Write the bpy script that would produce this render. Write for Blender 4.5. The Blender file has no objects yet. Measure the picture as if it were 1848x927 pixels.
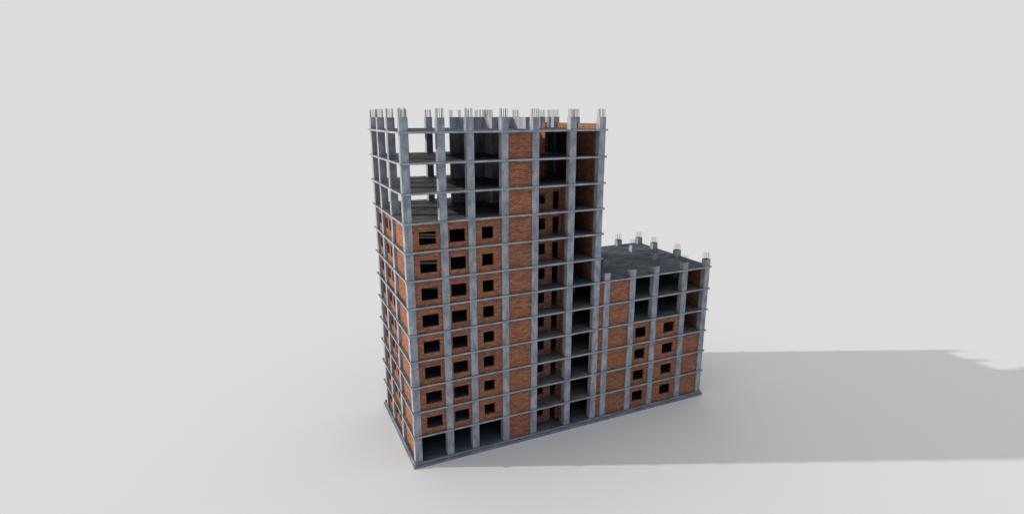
import bpy, math, random
from mathutils import Vector, Matrix
random.seed(7)
sc = bpy.context.scene
COL = sc.collection

# ------------------------------------------------------------------ materials
def new_mat(name):
    m = bpy.data.materials.new(name); m.use_nodes = True
    nt = m.node_tree; nt.nodes.clear()
    out = nt.nodes.new('ShaderNodeOutputMaterial'); b = nt.nodes.new('ShaderNodeBsdfPrincipled')
    nt.links.new(b.outputs[0], out.inputs[0])
    return m, nt, b
def nd(nt, t, **kw):
    n = nt.nodes.new(t)
    for k, v in kw.items():
        if k in n.inputs: n.inputs[k].default_value = v
        else: setattr(n, k, v)
    return n
def ramp(nt, fac, stops):
    r = nt.nodes.new('ShaderNodeValToRGB'); e = r.color_ramp.elements
    while len(e) < len(stops): e.new(0.5)
    for i, (p, c) in enumerate(stops):
        e[i].position = p; e[i].color = (*c, 1) if len(c) == 3 else c
    nt.links.new(fac, r.inputs[0]); return r.outputs[0]
def mix(nt, fac, a, b, mode='MIX'):
    m = nt.nodes.new('ShaderNodeMix'); m.data_type = 'RGBA'; m.blend_type = mode
    for s, v in ((0, fac), (6, a), (7, b)):
        if hasattr(v, 'is_output'): nt.links.new(v, m.inputs[s])
        elif s == 0: m.inputs[0].default_value = v
        else: m.inputs[s].default_value = (*v, 1)
    return m.outputs[2]
def scaled(nt, coord, s):
    m = nt.nodes.new('ShaderNodeMapping'); m.inputs['Scale'].default_value = s
    nt.links.new(coord, m.inputs[0]); return m.outputs[0]
def noise(nt, vec, scale, detail=4, rough=0.6):
    n = nd(nt, 'ShaderNodeTexNoise', Scale=scale, Detail=detail, Roughness=rough)
    nt.links.new(vec, n.inputs['Vector']); return n.outputs[0]

def concrete(name, lo, mid, hi, rough=0.75, streak=(1.2, 1.2, 0.5), stain=0.35, stain_col=(0.10, 0.10, 0.10), rr=None, spec=0.3):
    m, nt, b = new_mat(name)
    co = nt.nodes.new('ShaderNodeTexCoord').outputs['Object']
    n1 = noise(nt, scaled(nt, co, streak), 1.1, 6, 0.62)
    base = ramp(nt, n1, [(0.34, lo), (0.5, mid), (0.68, hi)])
    n2 = noise(nt, co, 5.5, 5, 0.7)
    f2 = ramp(nt, n2, [(0.38, (0.89,)*3), (0.66, (1.09,)*3)])
    c = mix(nt, 1.0, base, f2, 'MULTIPLY')
    n3 = noise(nt, scaled(nt, co, (0.5, 0.5, 0.5)), 0.9, 3, 0.5)
    f3 = ramp(nt, n3, [(0.55, (0, 0, 0)), (0.75, (stain,)*3)])
    c = mix(nt, f3, c, stain_col)
    nt.links.new(c, b.inputs['Base Color'])
    b.inputs['Specular IOR Level'].default_value = spec
    if rr:
        r = ramp(nt, noise(nt, scaled(nt, co, (0.35, 1.2, 1)), 1.6, 4, 0.55), [(0.38, (rr[0],)*3), (0.62, (rr[1],)*3)])
        nt.links.new(r, b.inputs['Roughness'])
    else: b.inputs['Roughness'].default_value = rough
    bp = nd(nt, 'ShaderNodeBump', Strength=0.35, Distance=0.02)
    nt.links.new(n2, bp.inputs['Height']); nt.links.new(bp.outputs[0], b.inputs['Normal'])
    return m

M_CONC = concrete('column_concrete', (0.195, 0.212, 0.238), (0.315, 0.329, 0.352), (0.445, 0.458, 0.475), stain=0.5, stain_col=(0.15, 0.168, 0.20))
M_WALL = M_CONC
M_EDGE = concrete('slab_edge_concrete', (0.225, 0.24, 0.263), (0.34, 0.354, 0.374), (0.47, 0.48, 0.49), streak=(0.6, 0.6, 1), stain_col=(0.17, 0.20, 0.25))
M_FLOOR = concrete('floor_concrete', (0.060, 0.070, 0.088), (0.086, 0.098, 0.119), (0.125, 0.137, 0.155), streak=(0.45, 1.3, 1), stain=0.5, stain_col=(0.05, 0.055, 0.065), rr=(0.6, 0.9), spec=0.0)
M_FLOOR_LIT = concrete('sunlit_floor_concrete', (0.078, 0.082, 0.088), (0.128, 0.131, 0.134), (0.22, 0.213, 0.20), streak=(0.5, 1.2, 1), stain=0.75, stain_col=(0.105, 0.09, 0.065), rr=(0.5, 0.9), spec=0.1)  # floor concrete made lighter and warmer: sunlight put into its colour, plus ochre stains
M_PLINTH = concrete('plinth_concrete', (0.15, 0.165, 0.185), (0.21, 0.228, 0.25), (0.30, 0.32, 0.34), streak=(0.4, 0.4, 2), stain_col=(0.13, 0.15, 0.19))

def brick_mat():
    m, nt, b = new_mat('red_brick')
    co = nt.nodes.new('ShaderNodeTexCoord').outputs['Object']
    sep = nt.nodes.new('ShaderNodeSeparateXYZ'); nt.links.new(co, sep.inputs[0])
    add = nd(nt, 'ShaderNodeMath', operation='ADD'); nt.links.new(sep.outputs[0], add.inputs[0]); nt.links.new(sep.outputs[1], add.inputs[1])
    cmb = nt.nodes.new('ShaderNodeCombineXYZ'); nt.links.new(add.outputs[0], cmb.inputs[0]); nt.links.new(sep.outputs[2], cmb.inputs[1])
    uv = cmb.outputs[0]
    bt = nd(nt, 'ShaderNodeTexBrick', Scale=1.0)
    bt.inputs['Brick Width'].default_value = 0.50; bt.inputs['Row Height'].default_value = 0.20
    bt.inputs['Mortar Size'].default_value = 0.026; bt.inputs['Mortar Smooth'].default_value = 0.3
    bt.inputs['Color1'].default_value = (0.285, 0.108, 0.056, 1); bt.inputs['Color2'].default_value = (0.46, 0.192, 0.098, 1)
    bt.inputs['Mortar'].default_value = (0.135, 0.082, 0.062, 1)
    nt.links.new(uv, bt.inputs['Vector'])
    n1 = noise(nt, scaled(nt, uv, (0.30, 2.6, 1)), 1.7, 5, 0.6)
    f1 = ramp(nt, n1, [(0.34, (0.78, 0.75, 0.75)), (0.52, (1, 1, 1)), (0.70, (1.12, 1.12, 1.08))])
    c = mix(nt, 1.0, bt.outputs['Color'], f1, 'MULTIPLY')
    n2 = noise(nt, co, 9, 4, 0.7)
    f2 = ramp(nt, n2, [(0.35, (0.86,)*3), (0.65, (1.13,)*3)])
    c = mix(nt, 1.0, c, f2, 'MULTIPLY')
    n3 = noise(nt, scaled(nt, uv, (1.1, 2.6, 1)), 2.2, 3, 0.6)
    f3 = ramp(nt, n3, [(0.64, (0, 0, 0)), (0.78, (0.35,)*3)])
    c = mix(nt, f3, c, (0.38, 0.29, 0.22))
    oi = nt.nodes.new('ShaderNodeObjectInfo')
    c = mix(nt, 1.0, c, ramp(nt, oi.outputs['Random'], [(0, (0.92, 0.93, 0.95)), (1, (1.08, 1.06, 1.04))]), 'MULTIPLY')
    nt.links.new(c, b.inputs['Base Color']); b.inputs['Roughness'].default_value = 0.85
    b.inputs['Specular IOR Level'].default_value = 0.15
    bp = nd(nt, 'ShaderNodeBump', Strength=0.5, Distance=0.02); nt.links.new(bt.outputs['Fac'], bp.inputs['Height']); bp.invert = True
    nt.links.new(bp.outputs[0], b.inputs['Normal'])
    return m
M_BRICK = brick_mat()

def steel_mat():
    m, nt, b = new_mat('rebar_steel')
    co = nt.nodes.new('ShaderNodeTexCoord').outputs['Object']
    c = ramp(nt, noise(nt, co, 6, 3), [(0.35, (0.07, 0.07, 0.075)), (0.65, (0.13, 0.115, 0.105))])
    nt.links.new(c, b.inputs['Base Color']); b.inputs['Roughness'].default_value = 0.6; b.inputs['Metallic'].default_value = 0.3
    return m
M_STEEL = steel_mat()

def ground_mat():
    m, nt, b = new_mat('pale_ground')
    b.inputs['Base Color'].default_value = (0.6929, 0.7127, 0.7260, 1)
    b.inputs['Roughness'].default_value = 1; b.inputs['Specular IOR Level'].default_value = 0
    return m
GROUND = ground_mat()

# ------------------------------------------------------------------ mesh helpers
def link(name, verts, faces, mats, parent=None, midx=None):
    me = bpy.data.meshes.new(name); me.from_pydata(verts, [], faces)
    for m in mats: me.materials.append(m)
    if midx: me.polygons.foreach_set('material_index', midx)
    me.validate(); me.update()
    o = bpy.data.objects.new(name, me); COL.objects.link(o)
    if parent: o.parent = parent
    return o

def box_data(x0, x1, y0, y1, z0, z1):
    v = [(x, y, z) for z in (z0, z1) for y in (y0, y1) for x in (x0, x1)]
    f = [(0, 2, 3, 1), (4, 5, 7, 6), (0, 1, 5, 4), (2, 6, 7, 3), (0, 4, 6, 2), (1, 3, 7, 5)]
    return v, f
def boxes(name, lst, mat, parent):
    V, F = [], []
    for b in lst:
        v, f = box_data(*b); n = len(V); V += v; F += [tuple(i + n for i in q) for q in f]
    return link(name, V, F, [mat], parent)

def extrude_grid(name, us, vs, filled, w0, w1, tf, mats, parent, sidemat=0):
    """cells of a u-v grid that are filled, extruded from w0 to w1; tf maps (u, v, w) to xyz."""
    V, F, MI, idx = [], [], [], {}
    def vi(i, j, k):
        if (i, j, k) not in idx:
            idx[(i, j, k)] = len(V); V.append(tf(us[i], vs[j], (w0, w1)[k]))
        return idx[(i, j, k)]
    nu, nv = len(us) - 1, len(vs) - 1
    F_ = lambda i, j: 0 <= i < nu and 0 <= j < nv and filled((us[i] + us[i+1]) / 2, (vs[j] + vs[j+1]) / 2)
    for i in range(nu):
        for j in range(nv):
            if not F_(i, j): continue
            F.append((vi(i, j, 0), vi(i, j+1, 0), vi(i+1, j+1, 0), vi(i+1, j, 0))); MI.append(0)
            F.append((vi(i, j, 1), vi(i+1, j, 1), vi(i+1, j+1, 1), vi(i, j+1, 1))); MI.append(0)
            if not F_(i-1, j): F.append((vi(i, j, 0), vi(i, j, 1), vi(i, j+1, 1), vi(i, j+1, 0))); MI.append(sidemat)
            if not F_(i+1, j): F.append((vi(i+1, j, 0), vi(i+1, j+1, 0), vi(i+1, j+1, 1), vi(i+1, j, 1))); MI.append(sidemat)
            if not F_(i, j-1): F.append((vi(i, j, 0), vi(i+1, j, 0), vi(i+1, j, 1), vi(i, j, 1))); MI.append(sidemat)
            if not F_(i, j+1): F.append((vi(i, j+1, 0), vi(i, j+1, 1), vi(i+1, j+1, 1), vi(i+1, j+1, 0))); MI.append(sidemat)
    return link(name, V, F, mats, parent, MI)

TFY = lambda u, v, w: (u, w, v)      # wall running along x, thickness along y
TFX = lambda u, v, w: (w, u, v)      # wall running along y, thickness along x
TFZ = lambda u, v, w: (u, v, w)      # slab
def wall(name, axis, u0, u1, z0, z1, t0, t1, parent, holes=(), mat=None):
    us = sorted({u0, u1, *[h[0] for h in holes], *[h[1] for h in holes]})
    zs = sorted({z0, z1, *[h[2] for h in holes], *[h[3] for h in holes]})
    def filled(u, z): return not any(h[0] < u < h[1] and h[2] < z < h[3] for h in holes)
    return extrude_grid(name, us, zs, filled, t0, t1, TFY if axis == 'x' else TFX, [mat or M_BRICK], parent)

def rebar_bundle(pts, z0, h, parent):
    V, F = [], []
    for (x, y) in pts:
        dx, dy = random.gauss(0, .012), random.gauss(0, .012); hh = h + random.uniform(-.05, .03)
        r = 0.017; n = len(V)
        for (zz, ox, oy) in ((z0 - .05, 0, 0), (z0 + hh * .5, dx * .3, dy * .3), (z0 + hh, dx, dy)):
            for k in range(5):
                a = k * math.tau / 5; V.append((x + ox + r * math.cos(a), y + oy + r * math.sin(a), zz))
        for s in (0, 5):
            for k in range(5): F.append((n+s+k, n+s+(k+1) % 5, n+s+5+(k+1) % 5, n+s+5+k))
        F.append(tuple(n + 10 + k for k in range(5)))
    return link('rebar', V, F, [M_STEEL], parent)

# ------------------------------------------------------------------ the building
root = bpy.data.objects.new('unfinished_building', None); COL.objects.link(root)
root['label'] = 'unfinished concrete frame tower block with red brick infill and a lower right wing'
root['category'] = 'building'

ST = 3.0                       # storey height
W, D, X2 = 23.93, 15.92, 41.20 # tower width, depth, end of wing
T = 0.20                       # slab thickness
TOP, WTOP = 37.33, 18.95       # tops of the column stubs

# plinth: two steps
ZG = -0.80
def ring(o): return (-o, X2 + o, -o, D + o)
boxes('plinth', [(*ring(0.03), -0.46, -0.20), (*ring(-0.07), -0.53, -0.46), (*ring(0.15), ZG - 0.3, -0.53)], M_PLINTH, root)

# floor slabs
SH = (17.4, 20.58, 9.0, 10.8)  # stair shaft opening
def slab(k):
    right = X2 if k <= 6 else W
    z = ST * k
    us = sorted({0.0, right, SH[0], SH[1]}); vs = sorted({0.0, D, SH[2], SH[3]})
    hole = k in (11, 12)
    filled = lambda u, v: not (hole and SH[0] < u < SH[1] and SH[2] < v < SH[3])
    o = extrude_grid('floor_slab', us, vs, filled, z - T, z, TFZ, [M_FLOOR if k in (6, 12) else M_FLOOR_LIT, M_EDGE], root, 1)
    if k == 12: o['label'] = 'roof slab of the tall tower with column stubs rising through it'
    if k == 6: o['label'] = 'slab that also forms the flat roof of the lower wing'
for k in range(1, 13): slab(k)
# ground floor slab lies in the plinth top
boxes('ground_floor', [(0.05, X2 - 0.05, 0.05, D - 0.05, -0.30, -0.185)], M_FLOOR, root)

# columns
def column(x, y, top, w=0.80, d=0.75, rebars=True, h=0.9):
    v, f = box_data(x, x + w, y, y + d, -0.19, top)
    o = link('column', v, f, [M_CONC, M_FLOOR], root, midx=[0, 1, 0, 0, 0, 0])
    if rebars:
        i = 0.09; n = 4 if top > 30 and w > .6 else 3
        xs = [x + i + (w - 2*i) * k / (n-1) for k in range(n)]; ys = [y + i + (d - 2*i) * k / (n-1) for k in range(n)]
        pts = [(a, b) for a in xs for b in ys if a in (xs[0], xs[-1]) or b in (ys[0], ys[-1])]
        rebar_bundle(pts, top, h, o)
    return o
FC = [0.14, 3.90, 6.98, 10.84, 14.48, 19.10, 22.90]      # tower front row
WC = [24.40, 28.22, 31.80, 36.50, 40.22]                 # wing front row
for x in FC: column(x, 0.12, TOP)
for y in (5.40, 10.50, 14.30): column(0.12, y, TOP)
for x in (3.76, 6.84, 14.05, 18.78, 22.66): column(x, 14.30, TOP)
for y in (5.40, 10.50): column(22.66, y, TOP)
column(22.95, 12.45, TOP, 0.5, 0.7)
for x in WC: column(x, 0.12, WTOP)
for (x, y) in ((27.9, 5.8), (36.15, 5.8), (40.15, 5.8), (36.25, 10.95), (40.15, 11.0), (36.5, 14.95), (40.35, 14.95)): column(x, y, WTOP)

# concrete core walls
def core(x0, x1, y0, y1, along, bars=True):
    v, f = box_data(x0, x1, y0, y1, -0.19, TOP - .004)
    o = link('core_wall', v, f, [M_WALL, M_FLOOR], root, midx=[0, 1, 0, 0, 0, 0])
    if not bars: return
    L0, L1 = (x0, x1) if along == 'x' else (y0, y1)
    n = max(1, round((L1 - L0) / 1.3))
    for k in range(n + 1):                      # one small bundle of starter bars at a time
        c = L0 + .22 + (L1 - L0 - .44) * k / n
        pts = []
        for dd in (-.14, 0, .14):
            pts += [(c + dd, y0 + .08), (c + dd, y1 - .08)] if along == 'x' else [(x0 + .08, c + dd), (x1 - .08, c + dd)]
        rebar_bundle(pts, TOP, .85, o)
core(9.0, 13.80, 11.50, 11.90, 'x')
core(13.42, 13.80, 9.40, 11.497, 'y')
core(13.42, 16.197, 9.00, 9.397, 'x', False)
core(16.20, 16.70, 5.40, 9.397, 'y', False)

# brick infill, front
Y0, Y1 = 0.30, 0.55
G = 0.003
def zfl(s): return (ST * (s-1) if s > 1 else -0.185) + G, ST * s - T - G      # floor and ceiling of storey s
WIN = {0: (1.66, 3.50, .60, 1.97), 1: (4.93, 6.70, .60, 1.97), 2: (8.56, 9.90, .63, 1.96)}
for s in range(1, 13):
    z0, z1 = zfl(s); f = ST * (s-1)
    if 2 <= s <= 9:
        for b, (a, c, lo, hi) in WIN.items():
            j = random.uniform(-.02, .02)
            wall('brick_wall', 'x', FC[b] + .8, FC[b+1], z0, z1, Y0, Y1, root, [(a + j, c + j, f + lo, f + hi)])
    wall('brick_wall', 'x', FC[3] + .8, FC[4], z0, z1, Y0 - .04, Y1, root)
    if s <= 10:
        o = wall('balcony_wall', 'x', 13.9, 19.197, z0, z1, 2.0, 2.25, root, [(15.85, 17.12, f + .70, f + 2.0), (18.08, 18.92, z0, f + 2.08)])
        wall('balcony_side_wall', 'y', 0.872, 2.6, z0, z1, 19.20, 19.45, root)
    if s <= 6:
        wall('brick_wall', 'x', FC[6] + .8, WC[0], z0, z1, Y0, Y1, root)
        wall('brick_wall', 'x', WC[0] + .8, WC[1], z0, z1, Y0, Y1, root)
    if s <= 4:
        wall('brick_wall', 'x', WC[1] + .8, WC[2], z0, z1, Y0, Y1, root, [(29.52, 31.24, f + .55, f + 2.0)])
        wall('brick_wall', 'x', WC[2] + .8, WC[3], z0, z1, Y0, Y1, root, [(34.02, 35.82, f + .55, f + 2.0)])
    if s <= 3:
        wall('brick_wall', 'x', WC[3] + .8, WC[4], z0, z1, Y0, Y1, root)
    # left side
    if s <= 9:
        wall('brick_wall', 'y', 0.872, 5.40, z0, z1, .42, .67, root)
        wall('brick_wall', 'y', 6.152, 10.50, z0, z1, .42, .67, root, [(7.5, 8.5, f + .80, f + 2.02), (9.15, 10.42, f + .80, f + 2.02)])
        wall('brick_wall', 'y', 11.252, 14.30, z0, z1, .42, .67, root, [(12.8, 14.12, f + .80, f + 2.02)])
    # right side of the tower above the wing, right side of the wing
    if s >= 7:
        for (a, c) in ((0.872, 5.397), (6.153, 10.497), (11.253, 12.447)):
            wall('side_wall', 'y', a, c, z0, z1, 23.12, 23.37, root)
    if s <= 6:
        for (a, c) in ((0.872, 5.797), (6.553, 10.997), (11.753, 14.947)):
            wall('side_wall', 'y', a, c, z0, z1, 40.55, 40.80, root)
    # back
    if s <= 9:
        wall('back_wall', 'x', 0.925, 3.757, z0, z1, 14.6, 14.85, root)
        wall('back_wall', 'x', 4.563, 6.837, z0, z1, 14.6, 14.85, root)
        wall('back_wall', 'x', 7.643, 14.047, z0, z1, 14.6, 14.85, root)
    if s <= 10: wall('back_wall', 'x', 14.853, 18.777, z0, z1, 14.6, 14.85, root)
    wall('back_wall', 'x', 19.583, 22.657, z0, z1, 14.6, 14.85, root)
    if s <= 6: wall('back_wall', 'x', 23.463, 36.497, z0, z1, 15.2, 15.45, root)
    if s <= 6: wall('back_wall', 'x', 37.303, 40.347, z0, z1, 15.2, 15.45, root)
# stair shaft wall, and low brick walls standing on the roof
for s in (11, 12):
    z0, z1 = zfl(s); wall('shaft_wall', 'y', 9.0, 12.6, z0, z1, 20.60, 20.85, root)
wall('parapet', 'y', 9.0, 9.85, 36.003, 36.66, 20.60, 20.85, root)
wall('parapet', 'y', 0.873, 5.397, 36.003, 36.60, 23.12, 23.37, root)
wall('parapet', 'y', 6.153, 10.497, 36.003, 36.60, 23.12, 23.37, root)

# ------------------------------------------------------------------ ground
R = 20000.0
n = 96
gv = [(20 + R * math.cos(k * math.tau / n), R * math.sin(k * math.tau / n), ZG) for k in range(n)]
g = link('ground', gv, [tuple(range(n))], [GROUND]); g['kind'] = 'structure'

# ------------------------------------------------------------------ camera (solved from the photograph)
cam = bpy.data.cameras.new('camera'); co = bpy.data.objects.new('camera', cam); COL.objects.link(co)
cx, cy, cz, yaw, pitch, roll, f = -12.7567, -54.5888, 37.533, .4252, -.2479, -.0022, 1009.272
fwd = Vector((math.sin(yaw) * math.cos(pitch), math.cos(yaw) * math.cos(pitch), math.sin(pitch)))
r = Vector((math.cos(yaw), -math.sin(yaw), 0)); u = r.cross(fwd)
r2 = r * math.cos(roll) + u * math.sin(roll); u2 = -r * math.sin(roll) + u * math.cos(roll)
co.matrix_world = Matrix(((r2.x, u2.x, -fwd.x, cx), (r2.y, u2.y, -fwd.y, cy), (r2.z, u2.z, -fwd.z, cz), (0, 0, 0, 1)))
cam.sensor_width = 36; cam.lens = f / 1848 * 36; cam.clip_start = .5; cam.clip_end = 60000
sc.camera = co

# ------------------------------------------------------------------ light
SUN_EL, SUN_S = math.radians(20.0), 2.85
sd = Vector((0.9187, -0.3950, 0)) * math.cos(SUN_EL) + Vector((0, 0, -math.sin(SUN_EL)))
sl = bpy.data.lights.new('sun', 'SUN'); so = bpy.data.objects.new('sun', sl); COL.objects.link(so)
so.rotation_euler = sd.to_track_quat('-Z', 'Y').to_euler(); sl.energy = SUN_S; sl.angle = math.radians(0.8); sl.color = (1, .972, .935)

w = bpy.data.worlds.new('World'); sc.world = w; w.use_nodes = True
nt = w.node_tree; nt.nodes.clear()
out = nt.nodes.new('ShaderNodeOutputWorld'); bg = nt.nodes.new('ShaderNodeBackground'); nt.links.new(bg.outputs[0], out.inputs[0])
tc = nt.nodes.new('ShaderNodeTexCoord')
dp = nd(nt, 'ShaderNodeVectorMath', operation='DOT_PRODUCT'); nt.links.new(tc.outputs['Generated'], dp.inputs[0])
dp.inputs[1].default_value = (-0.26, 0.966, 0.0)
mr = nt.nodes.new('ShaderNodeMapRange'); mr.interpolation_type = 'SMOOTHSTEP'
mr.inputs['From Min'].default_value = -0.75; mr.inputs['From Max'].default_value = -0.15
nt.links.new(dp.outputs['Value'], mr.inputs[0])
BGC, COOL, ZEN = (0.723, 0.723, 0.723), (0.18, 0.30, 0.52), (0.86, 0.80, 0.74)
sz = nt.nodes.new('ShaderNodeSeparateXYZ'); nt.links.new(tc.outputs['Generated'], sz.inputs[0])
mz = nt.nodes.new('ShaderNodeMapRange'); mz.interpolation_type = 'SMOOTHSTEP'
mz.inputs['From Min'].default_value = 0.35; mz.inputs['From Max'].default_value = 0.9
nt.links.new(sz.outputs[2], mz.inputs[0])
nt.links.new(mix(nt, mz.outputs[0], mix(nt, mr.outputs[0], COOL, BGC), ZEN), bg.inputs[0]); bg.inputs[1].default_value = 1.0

sc.view_settings.view_transform = 'Standard'; sc.view_settings.look = 'None'
sc.view_settings.exposure = 0; sc.view_settings.gamma = 1
sc.render.engine = 'CYCLES'; sc.cycles.max_bounces = 8; sc.cycles.diffuse_bounces = 1
sc.cycles.use_denoising = True
